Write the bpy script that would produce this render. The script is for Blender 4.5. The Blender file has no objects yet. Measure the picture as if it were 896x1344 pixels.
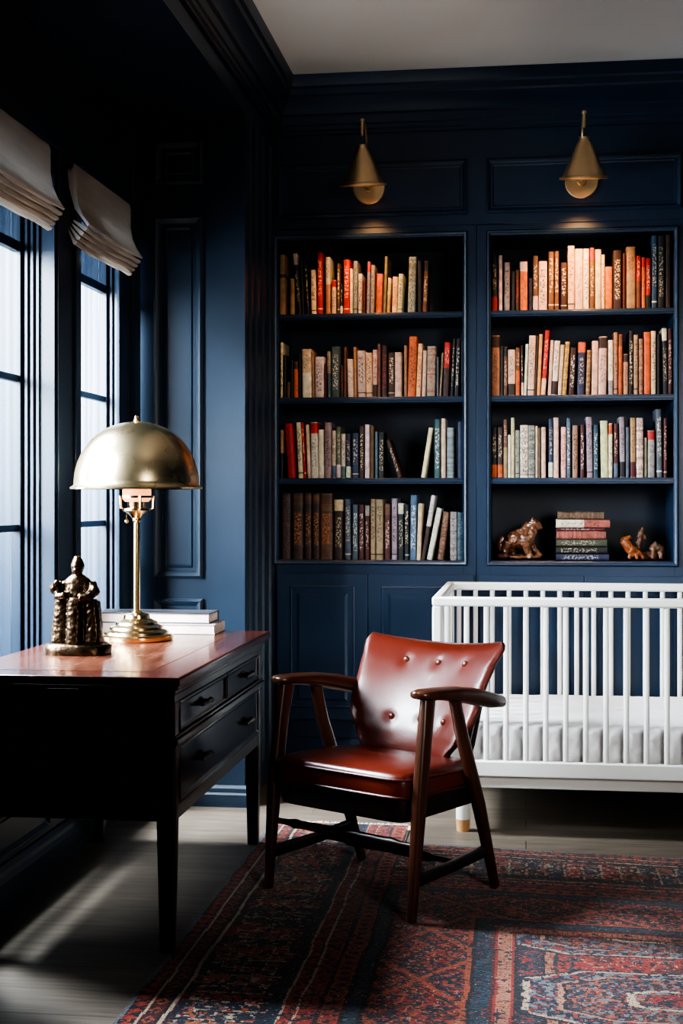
import bpy, bmesh, math, random
import numpy as np
from mathutils import Vector, Matrix
random.seed(7)
PI = math.pi
scene = bpy.context.scene
COL = scene.collection

# ------------------------------------------------------------------ materials
def nodes_of(m):
    m.use_nodes = True
    nt = m.node_tree
    return nt, nt.nodes['Principled BSDF']

def mat(name, col, rough=.5, metal=0., var=0., vscale=8., bump=0., bscale=60., coat=0., stretch=(1,1,1), col2=None, spec=.5, rvar=0., sheen=0., aniso=0.):
    m = bpy.data.materials.new(name)
    nt, b = nodes_of(m)
    N, L = nt.nodes.new, nt.links.new
    b.inputs['Base Color'].default_value = (*col, 1)
    b.inputs['Roughness'].default_value = rough
    b.inputs['Metallic'].default_value = metal
    b.inputs['Coat Weight'].default_value = coat
    b.inputs['Coat Roughness'].default_value = .15
    b.inputs['Specular IOR Level'].default_value = spec
    b.inputs['Sheen Weight'].default_value = sheen
    tc = N('ShaderNodeTexCoord'); mp = N('ShaderNodeMapping')
    mp.inputs['Scale'].default_value = stretch
    L(tc.outputs['Object'], mp.inputs['Vector'])
    nz = N('ShaderNodeTexNoise'); nz.inputs['Scale'].default_value = vscale; nz.inputs['Detail'].default_value = 6
    L(mp.outputs[0], nz.inputs['Vector'])
    if var > 0 or col2:
        mx = N('ShaderNodeMix'); mx.data_type = 'RGBA'
        c2 = col2 or tuple(min(1, c*(1+var)) for c in col)
        c1 = col if col2 else tuple(c*(1-var) for c in col)
        mx.inputs[6].default_value = (*c1, 1); mx.inputs[7].default_value = (*c2, 1)
        rp = N('ShaderNodeMapRange'); rp.inputs[1].default_value = .3; rp.inputs[2].default_value = .7
        L(nz.outputs['Fac'], rp.inputs[0]); L(rp.outputs[0], mx.inputs[0])
        L(mx.outputs[2], b.inputs['Base Color'])
    if rvar > 0:
        rr = N('ShaderNodeMapRange'); rr.inputs[1].default_value = .3; rr.inputs[2].default_value = .7
        rr.inputs[3].default_value = max(.02, rough-rvar); rr.inputs[4].default_value = rough+rvar
        L(nz.outputs['Fac'], rr.inputs[0]); L(rr.outputs[0], b.inputs['Roughness'])
    if bump > 0:
        n2 = N('ShaderNodeTexNoise'); n2.inputs['Scale'].default_value = bscale; n2.inputs['Detail'].default_value = 4
        L(mp.outputs[0], n2.inputs['Vector'])
        bp = N('ShaderNodeBump'); bp.inputs['Strength'].default_value = bump; bp.inputs['Distance'].default_value = .004
        L(n2.outputs['Fac'], bp.inputs['Height']); L(bp.outputs[0], b.inputs['Normal'])
    return m

def emit(name, col, s):
    m = bpy.data.materials.new(name); nt, b = nodes_of(m)
    b.inputs['Base Color'].default_value = (*col, 1)
    b.inputs['Emission Color'].default_value = (*col, 1); b.inputs['Emission Strength'].default_value = s
    return m

M = {}
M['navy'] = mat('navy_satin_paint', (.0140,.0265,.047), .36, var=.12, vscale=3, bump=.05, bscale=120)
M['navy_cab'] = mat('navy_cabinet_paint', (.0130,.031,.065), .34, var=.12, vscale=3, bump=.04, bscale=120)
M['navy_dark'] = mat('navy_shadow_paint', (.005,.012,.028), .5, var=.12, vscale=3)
M['frame'] = mat('window_frame_paint', (.012,.022,.038), .3, var=.1, vscale=5)
M['ceiling'] = mat('ceiling_plaster', (.74,.72,.67), .9, var=.02, vscale=2)
M['brass'] = mat('aged_brass', (.82,.58,.33), .38, 1., var=.10, vscale=14, rvar=.06)
M['brass_dome'] = mat('brushed_brass', (.62,.49,.30), .27, 1., var=.05, vscale=5, rvar=.03, bump=.05, bscale=14)
M['brass_base'] = mat('polished_brass', (.86,.60,.31), .2, 1., var=.06, vscale=10)
M['bronze'] = mat('dark_bronze', (.10,.062,.036), .27, 1., var=.5, vscale=40, bump=.35, bscale=70)
M['leather'] = mat('oxblood_leather', (.100,.0145,.0075), .30, var=.15, vscale=7, bump=.14, bscale=300, coat=.15, rvar=.03)
M['leather_edge'] = mat('dark_leather_welt', (.055,.010,.007), .36, var=.2, vscale=20)
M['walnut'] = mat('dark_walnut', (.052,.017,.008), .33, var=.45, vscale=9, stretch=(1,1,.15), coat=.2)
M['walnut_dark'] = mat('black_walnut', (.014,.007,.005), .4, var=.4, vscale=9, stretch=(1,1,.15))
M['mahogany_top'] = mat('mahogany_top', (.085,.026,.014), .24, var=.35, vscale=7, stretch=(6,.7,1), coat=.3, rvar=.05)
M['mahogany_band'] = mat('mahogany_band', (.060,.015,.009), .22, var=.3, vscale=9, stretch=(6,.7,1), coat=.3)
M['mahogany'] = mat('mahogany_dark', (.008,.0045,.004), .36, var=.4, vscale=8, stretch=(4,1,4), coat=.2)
M['desk_face'] = mat('drawer_front', (.016,.012,.013), .20, var=.3, vscale=8, stretch=(4,.8,4), coat=.2)
M['iron'] = mat('dark_iron_handle', (.03,.022,.018), .4, .8, var=.3, vscale=60)
M['white'] = mat('crib_white_paint', (.67,.66,.63), .38, var=.02, vscale=6)
M['tip'] = mat('light_oak_tip', (.42,.22,.10), .5, var=.2, vscale=20, stretch=(1,1,.2))
M['mattress'] = mat('quilted_cover', (.66,.64,.645), .6, var=.06, vscale=14, bump=.9, bscale=22, sheen=.2)
M['linen'] = mat('natural_linen', (.66,.55,.46), .9, var=.14, vscale=40, bump=.5, bscale=220, stretch=(1,.12,1))
M['page'] = mat('page_block', (.55,.46,.34), .85, var=.12, vscale=60, stretch=(1,1,.05))
M['page_pink'] = mat('blush_page_block', (.72,.56,.50), .8, var=.06, vscale=60)
M['glow'] = emit('warm_bulb', (1.,.50,.20), 3200)
M['socket_glow'] = emit('warm_socket_glow', (1.,.43,.17), 1.5)
M['glow_dim'] = emit('amber_bulb', (1.,.45,.16), 14)
M['carved'] = mat('glazed_carved_wood', (.085,.026,.011), .16, var=.6, vscale=22, coat=.7, bump=.3, bscale=60, col2=(.30,.13,.065))
M['driftwood'] = mat('rough_driftwood', (.05,.026,.016), .5, var=.6, vscale=40, bump=.5, bscale=70, col2=(.22,.09,.04))
M['burl'] = mat('orange_burl', (.16,.038,.012), .35, var=.5, vscale=30, bump=.4, bscale=60, col2=(.34,.10,.03))
M['black'] = mat('matt_black', (.012,.012,.014), .5, var=.1)

def floor_mat():
    m = bpy.data.materials.new('grey_oak_planks'); nt, b = nodes_of(m); N, L = nt.nodes.new, nt.links.new
    tc = N('ShaderNodeTexCoord')
    br = N('ShaderNodeTexBrick'); br.inputs['Scale'].default_value = 1; br.inputs['Mortar Size'].default_value = .0022
    br.inputs['Brick Width'].default_value = 1.7; br.inputs['Row Height'].default_value = .17; br.inputs['Bias'].default_value = 0
    br.inputs['Color1'].default_value = (.098,.078,.060,1); br.inputs['Color2'].default_value = (.135,.108,.084,1); br.inputs['Mortar'].default_value = (.03,.025,.02,1)
    L(tc.outputs['Object'], br.inputs['Vector'])
    mp = N('ShaderNodeMapping'); mp.inputs['Scale'].default_value = (.9, 13, 1); L(tc.outputs['Object'], mp.inputs['Vector'])
    nz = N('ShaderNodeTexNoise'); nz.inputs['Scale'].default_value = 4; nz.inputs['Detail'].default_value = 8; nz.inputs['Distortion'].default_value = 1.2; L(mp.outputs[0], nz.inputs['Vector'])
    mr = N('ShaderNodeMapRange'); mr.inputs[1].default_value = .3; mr.inputs[2].default_value = .7; mr.inputs[3].default_value = .62; mr.inputs[4].default_value = 1.3; L(nz.outputs['Fac'], mr.inputs[0])
    mx = N('ShaderNodeMix'); mx.data_type = 'RGBA'; mx.blend_type = 'MULTIPLY'; mx.inputs[0].default_value = 1
    L(br.outputs['Color'], mx.inputs[6]); L(mr.outputs[0], mx.inputs[7]); L(mx.outputs[2], b.inputs['Base Color'])
    b.inputs['Roughness'].default_value = .42
    bp = N('ShaderNodeBump'); bp.inputs['Strength'].default_value = .15; bp.inputs['Distance'].default_value = .003
    L(nz.outputs['Fac'], bp.inputs['Height']); L(bp.outputs[0], b.inputs['Normal'])
    return m
M['floor'] = floor_mat()

def glass_mat(name, tint, gloss):
    # thin old window glass: tinted see-through with vertical ripples and a mirror share
    m = bpy.data.materials.new(name); m.use_nodes = True; nt = m.node_tree; nt.nodes.clear(); N, L = nt.nodes.new, nt.links.new
    out = N('ShaderNodeOutputMaterial'); tr = N('ShaderNodeBsdfTransparent'); gl = N('ShaderNodeBsdfGlossy'); mx = N('ShaderNodeMixShader')
    gl.inputs['Roughness'].default_value = .05
    tc = N('ShaderNodeTexCoord'); mp = N('ShaderNodeMapping'); mp.inputs['Scale'].default_value = (1, 26, .12); L(tc.outputs['Object'], mp.inputs['Vector'])
    nz = N('ShaderNodeTexNoise'); nz.inputs['Scale'].default_value = 1.6; nz.inputs['Detail'].default_value = 5; L(mp.outputs[0], nz.inputs['Vector'])
    cr = N('ShaderNodeMix'); cr.data_type = 'RGBA'
    cr.inputs[6].default_value = (tint[0]*.70, tint[1]*.76, tint[2]*.82, 1); cr.inputs[7].default_value = (*tint, 1)
    mr = N('ShaderNodeMapRange'); mr.inputs[1].default_value = .35; mr.inputs[2].default_value = .62; L(nz.outputs['Fac'], mr.inputs[0]); L(mr.outputs[0], cr.inputs[0])
    L(cr.outputs[2], tr.inputs['Color']); mx.inputs[0].default_value = gloss
    L(tr.outputs[0], mx.inputs[1]); L(gl.outputs[0], mx.inputs[2]); L(mx.outputs[0], out.inputs['Surface'])
    return m
M['glass'] = glass_mat('rippled_window_glass', (.93,.97,1.), .05)
M['glass_dark'] = glass_mat('dark_upper_glass', (.20,.24,.29), .05)

def book_mat():
    # face colours + ink marks broken up into letter-like dashes
    m = bpy.data.materials.new('book_cloth'); nt, b = nodes_of(m); N, L = nt.nodes.new, nt.links.new
    a = N('ShaderNodeAttribute'); a.attribute_name = 'Col'
    k = N('ShaderNodeAttribute'); k.attribute_name = 'Ink'
    tc = N('ShaderNodeTexCoord'); oi = N('ShaderNodeObjectInfo')
    ad = N('ShaderNodeVectorMath'); ad.operation = 'ADD'
    cb = N('ShaderNodeCombineXYZ'); mu = N('ShaderNodeMath'); mu.operation = 'MULTIPLY'; mu.inputs[1].default_value = 37.
    L(oi.outputs['Random'], mu.inputs[0]); L(mu.outputs[0], cb.inputs[0]); L(mu.outputs[0], cb.inputs[2])
    L(tc.outputs['Object'], ad.inputs[0]); L(cb.outputs[0], ad.inputs[1])
    mp = N('ShaderNodeMapping'); mp.inputs['Scale'].default_value = (1.2, 1, 1); L(ad.outputs[0], mp.inputs['Vector'])
    n1 = N('ShaderNodeTexNoise'); n1.inputs['Scale'].default_value = 105; n1.inputs['Detail'].default_value = 2; L(mp.outputs[0], n1.inputs['Vector'])
    st = N('ShaderNodeMapRange'); st.inputs[1].default_value = .51; st.inputs[2].default_value = .56; L(n1.outputs['Fac'], st.inputs[0])
    im = N('ShaderNodeMath'); im.operation = 'MULTIPLY'; L(st.outputs[0], im.inputs[0]); L(k.outputs['Alpha'], im.inputs[1])
    n2 = N('ShaderNodeTexNoise'); n2.inputs['Scale'].default_value = 38; n2.inputs['Detail'].default_value = 7; L(ad.outputs[0], n2.inputs['Vector'])
    wr = N('ShaderNodeMapRange'); wr.inputs[1].default_value = .3; wr.inputs[2].default_value = .72; wr.inputs[3].default_value = .62; wr.inputs[4].default_value = 1.22; L(n2.outputs['Fac'], wr.inputs[0])
    wm = N('ShaderNodeMix'); wm.data_type = 'RGBA'; wm.blend_type = 'MULTIPLY'; wm.inputs[0].default_value = 1
    L(a.outputs['Color'], wm.inputs[6]); L(wr.outputs[0], wm.inputs[7])
    mx = N('ShaderNodeMix'); mx.data_type = 'RGBA'; L(im.outputs[0], mx.inputs[0]); L(wm.outputs[2], mx.inputs[6]); L(k.outputs['Color'], mx.inputs[7])
    L(mx.outputs[2], b.inputs['Base Color']); b.inputs['Roughness'].default_value = .55
    return m
M['book'] = book_mat()

def rug_mat():
    m = bpy.data.materials.new('knotted_wool'); nt, b = nodes_of(m); N, L = nt.nodes.new, nt.links.new
    a = N('ShaderNodeAttribute'); a.attribute_name = 'Col'
    tc = N('ShaderNodeTexCoord'); nz = N('ShaderNodeTexNoise'); nz.inputs['Scale'].default_value = 170; nz.inputs['Detail'].default_value = 3; L(tc.outputs['Object'], nz.inputs['Vector'])
    mr = N('ShaderNodeMapRange'); mr.inputs[1].default_value = .3; mr.inputs[2].default_value = .7; mr.inputs[3].default_value = .6; mr.inputs[4].default_value = 1.3; L(nz.outputs['Fac'], mr.inputs[0])
    mx = N('ShaderNodeMix'); mx.data_type = 'RGBA'; mx.blend_type = 'MULTIPLY'; mx.inputs[0].default_value = 1
    L(a.outputs['Color'], mx.inputs[6]); L(mr.outputs[0], mx.inputs[7]); L(mx.outputs[2], b.inputs['Base Color'])
    b.inputs['Roughness'].default_value = .95; b.inputs['Specular IOR Level'].default_value = .15; b.inputs['Sheen Weight'].default_value = .15
    bp = N('ShaderNodeBump'); bp.inputs['Strength'].default_value = .6; bp.inputs['Distance'].default_value = .004
    L(nz.outputs['Fac'], bp.inputs['Height']); L(bp.outputs[0], b.inputs['Normal'])
    return m
M['rug'] = rug_mat()
M['fringe'] = mat('cotton_fringe', (.62,.58,.52), .95, var=.2, vscale=80)

def translucent(m, share):
    nt = m.node_tree; b = nt.nodes['Principled BSDF']; out = nt.nodes['Material Output']
    t = nt.nodes.new('ShaderNodeBsdfTranslucent'); t.inputs['Color'].default_value = (.78,.68,.58,1)
    x = nt.nodes.new('ShaderNodeMixShader'); x.inputs[0].default_value = share
    nt.links.new(b.outputs[0], x.inputs[1]); nt.links.new(t.outputs[0], x.inputs[2]); nt.links.new(x.outputs[0], out.inputs['Surface'])
translucent(M['linen'], .45)

# ------------------------------------------------------------------ mesh builder
def superellipse(n, p):
    out = []
    for i in range(n):
        t = 2*PI*i/n + PI/n
        c, s = math.cos(t), math.sin(t)
        out.append((math.copysign(abs(c)**(2/p), c), math.copysign(abs(s)**(2/p), s)))
    return out

class MB:
    def __init__(s): s.v, s.f = [], []
    def add(s, vs, fs):
        b = len(s.v); s.v += [tuple(v) for v in vs]; s.f += [tuple(b+i for i in f) for f in fs]; return s
    def box(s, x0, x1, y0, y1, z0, z1):
        return s.add([(x0,y0,z0),(x1,y0,z0),(x1,y1,z0),(x0,y1,z0),(x0,y0,z1),(x1,y0,z1),(x1,y1,z1),(x0,y1,z1)],
                     [(0,3,2,1),(4,5,6,7),(0,1,5,4),(1,2,6,5),(2,3,7,6),(3,0,4,7)])
    def loft(s, secs, n=16, p=2., caps=True):
        """secs: (centre, axis u, axis v) - axes carry the radii"""
        base = superellipse(n, p); vs = []
        for c, u, v in secs:
            c, u, v = Vector(c), Vector(u), Vector(v)
            vs += [c + u*a + v*b for a, b in base]
        fs = []
        for k in range(len(secs)-1):
            for i in range(n):
                j = (i+1) % n
                fs.append((k*n+i, k*n+j, (k+1)*n+j, (k+1)*n+i))
        if caps:
            fs.append(tuple(reversed(range(n)))); fs.append(tuple((len(secs)-1)*n+i for i in range(n)))
        return s.add(vs, fs)
    def tube(s, pts, r, n=12, p=2.):
        pts = [Vector(q) for q in pts]; rs = r if isinstance(r, (list, tuple)) else [r]*len(pts)
        secs = []; ref = None
        for i, q in enumerate(pts):
            t = (pts[min(i+1, len(pts)-1)] - pts[max(i-1, 0)]).normalized()
            if ref is None: ref = Vector((1,0,0)) if abs(t.x) < .8 else Vector((0,1,0))
            u = (ref - t*ref.dot(t)).normalized(); v = t.cross(u); ref = u
            secs.append((q, u*rs[i], v*rs[i]))
        return s.loft(secs, n, p)
    def lathe(s, prof, c=(0,0,0), n=40, axis='z'):
        """prof: (radius, height)"""
        vs, fs = [], []
        for r, h in prof:
            for i in range(n):
                a = 2*PI*i/n; x, y = r*math.cos(a), r*math.sin(a)
                vs.append((c[0]+x, c[1]+y, c[2]+h) if axis == 'z' else (c[0]+x, c[1]-h, c[2]+y))
        for k in range(len(prof)-1):
            for i in range(n):
                j = (i+1) % n; fs.append((k*n+i, k*n+j, (k+1)*n+j, (k+1)*n+i))
        if prof[0][0] > 1e-6: fs.append(tuple(reversed(range(n))))
        if prof[-1][0] > 1e-6: fs.append(tuple((len(prof)-1)*n+i for i in range(n)))
        return s.add(vs, fs)
    def ball(s, c, r, n=16, sc=(1,1,1)):
        prof = [(math.sin(PI*k/(n//2))*1.0, -math.cos(PI*k/(n//2))) for k in range(n//2+1)]
        vs, fs = [], []
        for q, h in prof:
            for i in range(n):
                a = 2*PI*i/n
                vs.append((c[0]+r*sc[0]*q*math.cos(a), c[1]+r*sc[1]*q*math.sin(a), c[2]+r*sc[2]*h))
        for k in range(n//2):
            for i in range(n):
                j = (i+1) % n; fs.append((k*n+i, k*n+j, (k+1)*n+j, (k+1)*n+i))
        return s.add(vs, fs)
    def prism(s, poly, fn, t0, t1):
        """closed polygon (a,b) swept t0..t1; fn(a,b,t)->xyz"""
        n = len(poly)
        vs = [fn(a,b,t0) for a,b in poly] + [fn(a,b,t1) for a,b in poly]
        fs = [(i, (i+1)%n, n+(i+1)%n, n+i) for i in range(n)] + [tuple(reversed(range(n))), tuple(range(n, 2*n))]
        return s.add(vs, fs)
    def moulding(s, a0, a1, b0, b1, prof, fn):
        """mitred picture-frame moulding; prof: (inset, proud) list; fn(a,b,h)->xyz"""
        m = len(prof); vs = []
        for (ca, cb, sa, sb) in ((a0,b0,1,1),(a1,b0,-1,1),(a1,b1,-1,-1),(a0,b1,1,-1)):
            vs += [fn(ca+sa*o, cb+sb*o, h) for o, h in prof]
        fs = []
        for c in range(4):
            d = (c+1) % 4
            for i in range(m-1):
                fs.append((c*m+i, d*m+i, d*m+i+1, c*m+i+1))
        return s.add(vs, fs)
    def build(s, name, m, parent=None, bevel=0., smooth=True, angle=35, segs=2):
        me = bpy.data.meshes.new(name); me.from_pydata(s.v, [], s.f)
        bm = bmesh.new(); bm.from_mesh(me); bmesh.ops.remove_doubles(bm, verts=bm.verts, dist=1e-6)
        bmesh.ops.dissolve_degenerate(bm, dist=1e-7, edges=bm.edges)
        bmesh.ops.recalc_face_normals(bm, faces=bm.faces); bm.to_mesh(me); bm.free()
        me.materials.append(m)
        if smooth:
            me.polygons.foreach_set('use_smooth', [True]*len(me.polygons)); me.set_sharp_from_angle(angle=math.radians(angle))
        o = bpy.data.objects.new(name, me); COL.objects.link(o)
        if parent: o.parent = parent
        if bevel > 0:
            bv = o.modifiers.new('edge', 'BEVEL'); bv.width = bevel; bv.segments = segs; bv.limit_method = 'ANGLE'; bv.angle_limit = math.radians(40)
            bv.harden_normals = False
        return o

def box(name, m, x0, x1, y0, y1, z0, z1, parent=None, bevel=.002):
    return MB().box(x0,x1,y0,y1,z0,z1).build(name, m, parent, bevel)

def thing(name, label, cat, group=None, loc=(0,0,0), rz=0.):
    o = bpy.data.objects.new(name, None); COL.objects.link(o); o.empty_display_size = .1
    o.location = loc; o.rotation_euler = (0,0,rz)
    return tag(o, label, cat, group)
def tag(o, label, cat, group=None):
    o['label'] = label; o['category'] = cat
    if group: o['group'] = group
    return o
def struct(o):
    o['kind'] = 'structure'; return o
# ------------------------------------------------------------------ the room
XW, XP, YP, YB, ZC = -1.62, -1.14, 5.514, 6.2, 3.175     # window wall, pier side, pier front, bookcase front, ceiling
struct(box('floor', M['floor'], -1.95, 2.75, -2.1, 6.75, -.1, 0, bevel=0))
struct(box('ceiling', M['ceiling'], -1.95, 2.75, -2.1, 6.75, ZC, ZC+.1, bevel=0))
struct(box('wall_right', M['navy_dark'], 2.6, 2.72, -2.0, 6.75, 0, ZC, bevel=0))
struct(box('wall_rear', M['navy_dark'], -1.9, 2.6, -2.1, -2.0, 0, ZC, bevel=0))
WIN = [(3.62, 4.58), (4.86, 5.56)]; ZS, ZH = .31, 2.46
w = MB()
ys = [-2.0] + [v for p in WIN for v in p] + [6.75]
for i in range(0, len(ys), 2): w.box(-1.92, XW, ys[i], ys[i+1], 0, ZC)
for a, b in WIN: w.box(-1.92, XW, a, b, 0, ZS); w.box(-1.92, XW, a, b, ZH, ZC)
struct(w.build('wall_left', M['navy']))
w = MB().box(XP, 2.6, YB, 6.75, 2.497, ZC); w.box(-1.62, 2.6, 6.62, 6.75, 0, 2.497)
w.box(.79, 2.6, YB, 6.62, 0, 2.497)
PROF = [(0,0),(0,.012),(.008,.016),(.016,.011),(.022,.004),(.030,.004),(.034,0)]
fy = lambda a,b,h: (a, YB-h, b)
for a, b in ((-1.128,-.262),(-.178,.682)): w.moulding(a, b, 2.545, 2.79, PROF, fy)
struct(w.build('wall_back', M['navy_cab']))
# pier beside the bookcase, fluted on its room side
w = MB().box(-1.619, XP, YP, 6.61, 0, 2.84)
fp = lambda a,b,h: (a, YP-h, b)
PP = [(0,0),(0,.010),(.010,.017),(.020,.012),(.030,.003),(.042,.003),(.048,.008),(.056,0)]
for z0, z1 in ((.13,.85),(.935,2.425),(2.555,2.735)): w.moulding(-1.522, -1.315, z0, z1, PP, fp)
for y0 in (5.62, 5.75, 5.90, 6.06):
    w.prism([(-.022,0),(-.016,.010),(0,.014),(.016,.010),(.022,0)], lambda a,b,t: (XP+b, y0+a, t), 0.12, 2.84)
struct(w.build('wall_pier', M['navy']))
w = MB().box(-1.619, XP, -2.0, 6.61, 2.841, ZC)
struct(w.build('ceiling_beam', M['navy']))
# crown mouldings
CP = [(0,-.25),(.012,-.25),(.012,-.238),(.022,-.232),(.022,-.215),(.030,-.21),(.034,-.19),(.034,-.172),(.046,-.166),(.052,-.13),(.072,-.095),(.082,-.088),(.082,-.06),(.094,-.052),(.100,-.02),(.100,0),(0,0)]
struct(MB().prism(CP, lambda a,b,t: (XP+.001+a, t, ZC-.001+b), -2.0, YB-.001).build('trim_1', M['navy'], angle=25))
struct(MB().prism(CP, lambda a,b,t: (t, YB-.001-a, ZC-.001+b), XP+.03, 2.6).build('trim_2', M['navy_cab'], angle=25))
# baseboards
BP = [(0,0),(.020,0),(.020,.05),(.014,.058),(.012,.075),(.004,.086),(0,.088)]
struct(MB().prism(BP, lambda a,b,t: (t, YP-.001-a, b), -1.60, XP+.018).build('baseboard_pier', M['navy'], angle=25))
struct(MB().prism([(0,0),(.028,0),(.028,.075),(.018,.09),(.016,.105),(.006,.12),(0,.122)], lambda a,b,t: (XW+.001+a, t, b), -2.0, YP-.025).build('baseboard_left', M['navy'], angle=25))
# under-sill panels
w = MB()
for a, b in ((3.66,4.52),(4.90,5.24)): w.moulding(a, b, .138, .275, [(0,0),(0,.008),(.010,.012),(.02,.004),(.026,0)], lambda p,q,h: (XW+h, p, q))
w.box(XW, XW+.035, 3.56, 5.24, ZS-.012, ZS+.012)
struct(w.build('trim_3', M['navy'], bevel=.003))
# windows
for i, (a, b) in enumerate(WIN):
    r = bpy.data.objects.new('window_%d' % (i+1), None); COL.objects.link(r); struct(r)
    c = MB()       # stepped reveal and face casing
    for x0, x1, q in ((-1.683,-1.671,.010),(-1.701,-1.689,.017),(-1.719,-1.707,.024)):
        c.box(x0, x1, b-q, b+.001, ZS, ZH); c.box(x0, x1, a-.001, a+q, ZS, ZH); c.box(x0, x1, a, b, ZH-q, ZH+.001)
    c.box(XW, XW+.010, a-.075, a-.018, ZS, ZH+.07); c.box(XW, XW+.012, a-.075, min(b+.062, YP-.01), ZH+.018, ZH+.085)
    if i == 0: c.box(XW, XW+.010, b+.018, b+.062, ZS, ZH+.07)
    if i == 1: c.prism([(-1.6195,5.31),(-1.608,5.31),(-1.604,5.35),(-1.596,5.36),(-1.590,5.42),(-1.580,5.43),(-1.572,5.488),(-1.6195,5.488)], lambda p,q,t: (p,q,t), ZS+.02, 2.83)  # splayed piece added so the corner beside the pier falls into shade
    c.build('casing', M['navy'], r, .002)
    f = MB()
    y0, y1 = a+.005, b-.004
    f.box(-1.765,-1.728, y0, y0+.035, ZS, ZH-.005); f.box(-1.765,-1.728, y1-.030, y1, ZS, ZH-.005)
    f.box(-1.765,-1.728, y0, y1, ZS, ZS+.06); f.box(-1.765,-1.728, y0, y1, ZH-.09, ZH-.005)
    f.build('sash_frame', M['frame'], r, .003)
    g = MB()
    for z in (.66, 1.160, 1.676): g.box(-1.758,-1.735, y0+.035, y1-.030, z-.012, z+.012)
    g.box(-1.76,-1.733, y0+.035, y1-.030, 2.115, 2.15)
    g.build('glazing_bar', M['frame'], r, .002)
    box('pane', M['glass'], -1.750,-1.746, y0+.02, y1-.01, ZS+.03, 2.13, r, 0)
    box('upper_pane', M['glass_dark'], -1.750,-1.746, y0+.02, y1-.01, 2.13, ZH-.05, r, 0)

# roman shades: straight front, belly, stacked lips underneath
def roman_shade(y0, y1, label):
    t = thing('roman_shade', label, 'window shade', 'roman shades over the windows', (XW+.016, (y0+y1)/2, 2.44))
    def surf(prof, name, amp):
        n, m = 28, len(prof); vs, fs = [], []
        L = (y1-y0)
        for i in range(n+1):
            s = i/n; y = -L/2 + L*s
            for k, (x, z) in enumerate(prof):
                wv = amp*math.sin(s*7+k*.9)*(.35+.65*k/m) + amp*.5*math.sin(s*17+k*2.1)
                sag = -.010*math.sin(PI*s)*(k/m)
                vs.append((x+wv*.6, y, z+wv+sag))
        for i in range(n):
            for k in range(m): 
                k2 = (k+1) % m; fs.append((i*m+k, i*m+k2, (i+1)*m+k2, (i+1)*m+k))
        fs.append(tuple(reversed(range(m)))); fs.append(tuple(n*m+k for k in range(m)))
        MB().add(vs, fs).build(name, M['linen'], t, angle=50)
    surf([(.002,.0),(.030,.0),(.034,-.02),(.036,-.09),(.044,-.14),(.062,-.18),(.080,-.205),(.084,-.215),(.078,-.222),(.06,-.20),(.03,-.16),(.012,-.08),(.006,-.02)], 'shade_panel', .0025)
    for q in range(4):
        ox, oz = -.012*q-.004, -.016*q
        surf([(.074+ox,-.222+oz),(.080+ox,-.229+oz),(.077+ox,-.237+oz),(.066+ox,-.236+oz),(.03+ox*.5,-.205+oz*.7),(.030+ox*.5,-.192+oz*.7)], 'fold', .0028)
    box('head_rail', M['linen'], .0, .028, -(y1-y0)/2, (y1-y0)/2, -.02, .004, t)
roman_shade(3.64, 4.40, 'beige linen roman shade on the wider window, nearer the front of the desk')
roman_shade(4.655, 5.335, 'beige linen roman shade on the narrow window behind the brass lamp')
# ------------------------------------------------------------------ built-in bookcases
SH = [2.109, 1.726, 1.356, .982]
def bookcase(x0, x1, i0, i1, label, doors):
    t = thing('bookcase', label, 'bookcase', 'navy built-in bookcase bays', ((x0+x1)/2, YB+.2, 0))
    cx = (x0+x1)/2; yc = YB+.2
    def L(m): m.v = [(a-cx, b-yc, c) for a,b,c in m.v]; return m
    c = MB(); yb = 6.612; zt = 2.494
    for a, b in ((x0, i0), (i1, x1)): c.box(a, b, YB, yb, .25, zt)
    c.box(i0, i1, YB, yb, 2.45, zt); c.box(i0, i1, YB, YB+.03, .90, SH[3]-.004); c.box(i0, i1, YB+.005, yb, .25, .268)
    fr = L(c).build('case_frame', M['navy_cab'], t, .002)
    bead = MB().moulding(i0-.018, i1+.018, SH[3]-.022, 2.468, [(0,0),(.001,.009),(.006,.013),(.012,.011),(.017,.004),(.022,.0)], fy)
    L(bead).build('opening_bead', M['navy_cab'], t, 0, angle=50)
    L(MB().box(i0, i1, 6.596, yb, .27, 2.449)).build('back_panel', M['navy_dark'], t)  # darker navy than the case, recess shade put into the colour
    for z in SH:
        s = MB().box(i0+.0005, i1-.0005, YB+.012, 6.5955, z-.028, z)
        s.box(i0+.0005, i1-.0005, YB+.006, YB+.0125, z-.020, z-.006)
        L(s).build('shelf', M['navy_cab'], t, .0025)
    pl = MB().box(x0, x1, YB+.02, yb, 0, .25)
    pl.prism([(0,0),(.018,0),(.018,.13),(.010,.15),(.006,.165),(0,.17)], lambda a,b,q: (q, YB+.021-a, b), x0, x1)
    L(pl).build('plinth', M['navy_cab'], t, .002)
    for a, b in doors:
        d = MB().box(a, b, YB-.020, YB-.001, .256, .918)
        fd = lambda p,q,h: (p, YB-.020-h, q)
        d.moulding(a+.058, b-.058, .308, .866, [(0,0),(.004,.004),(.010,.004),(.014,-.008),(.018,-.008),(.045,.006),(.046,.006)], fd)
        d.box(a+.103, b-.103, YB-.0262, YB-.019, .353, .821)
        dd = L(d).build('door', M['navy_cab'], t, .0015, angle=25)
    return t
bookcase(XP+.003, -.2212, -1.1285, -.279, 'navy built-in bookcase bay beside the window pier, four full book shelves', [(-1.128,-.7115),(-.7085,-.2335)])
bookcase(-.2202, .788, -.159, .651, 'navy built-in bookcase bay behind the crib with carvings on its lowest shelf', [(-.208,.2555),(.2585,.715)])

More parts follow.
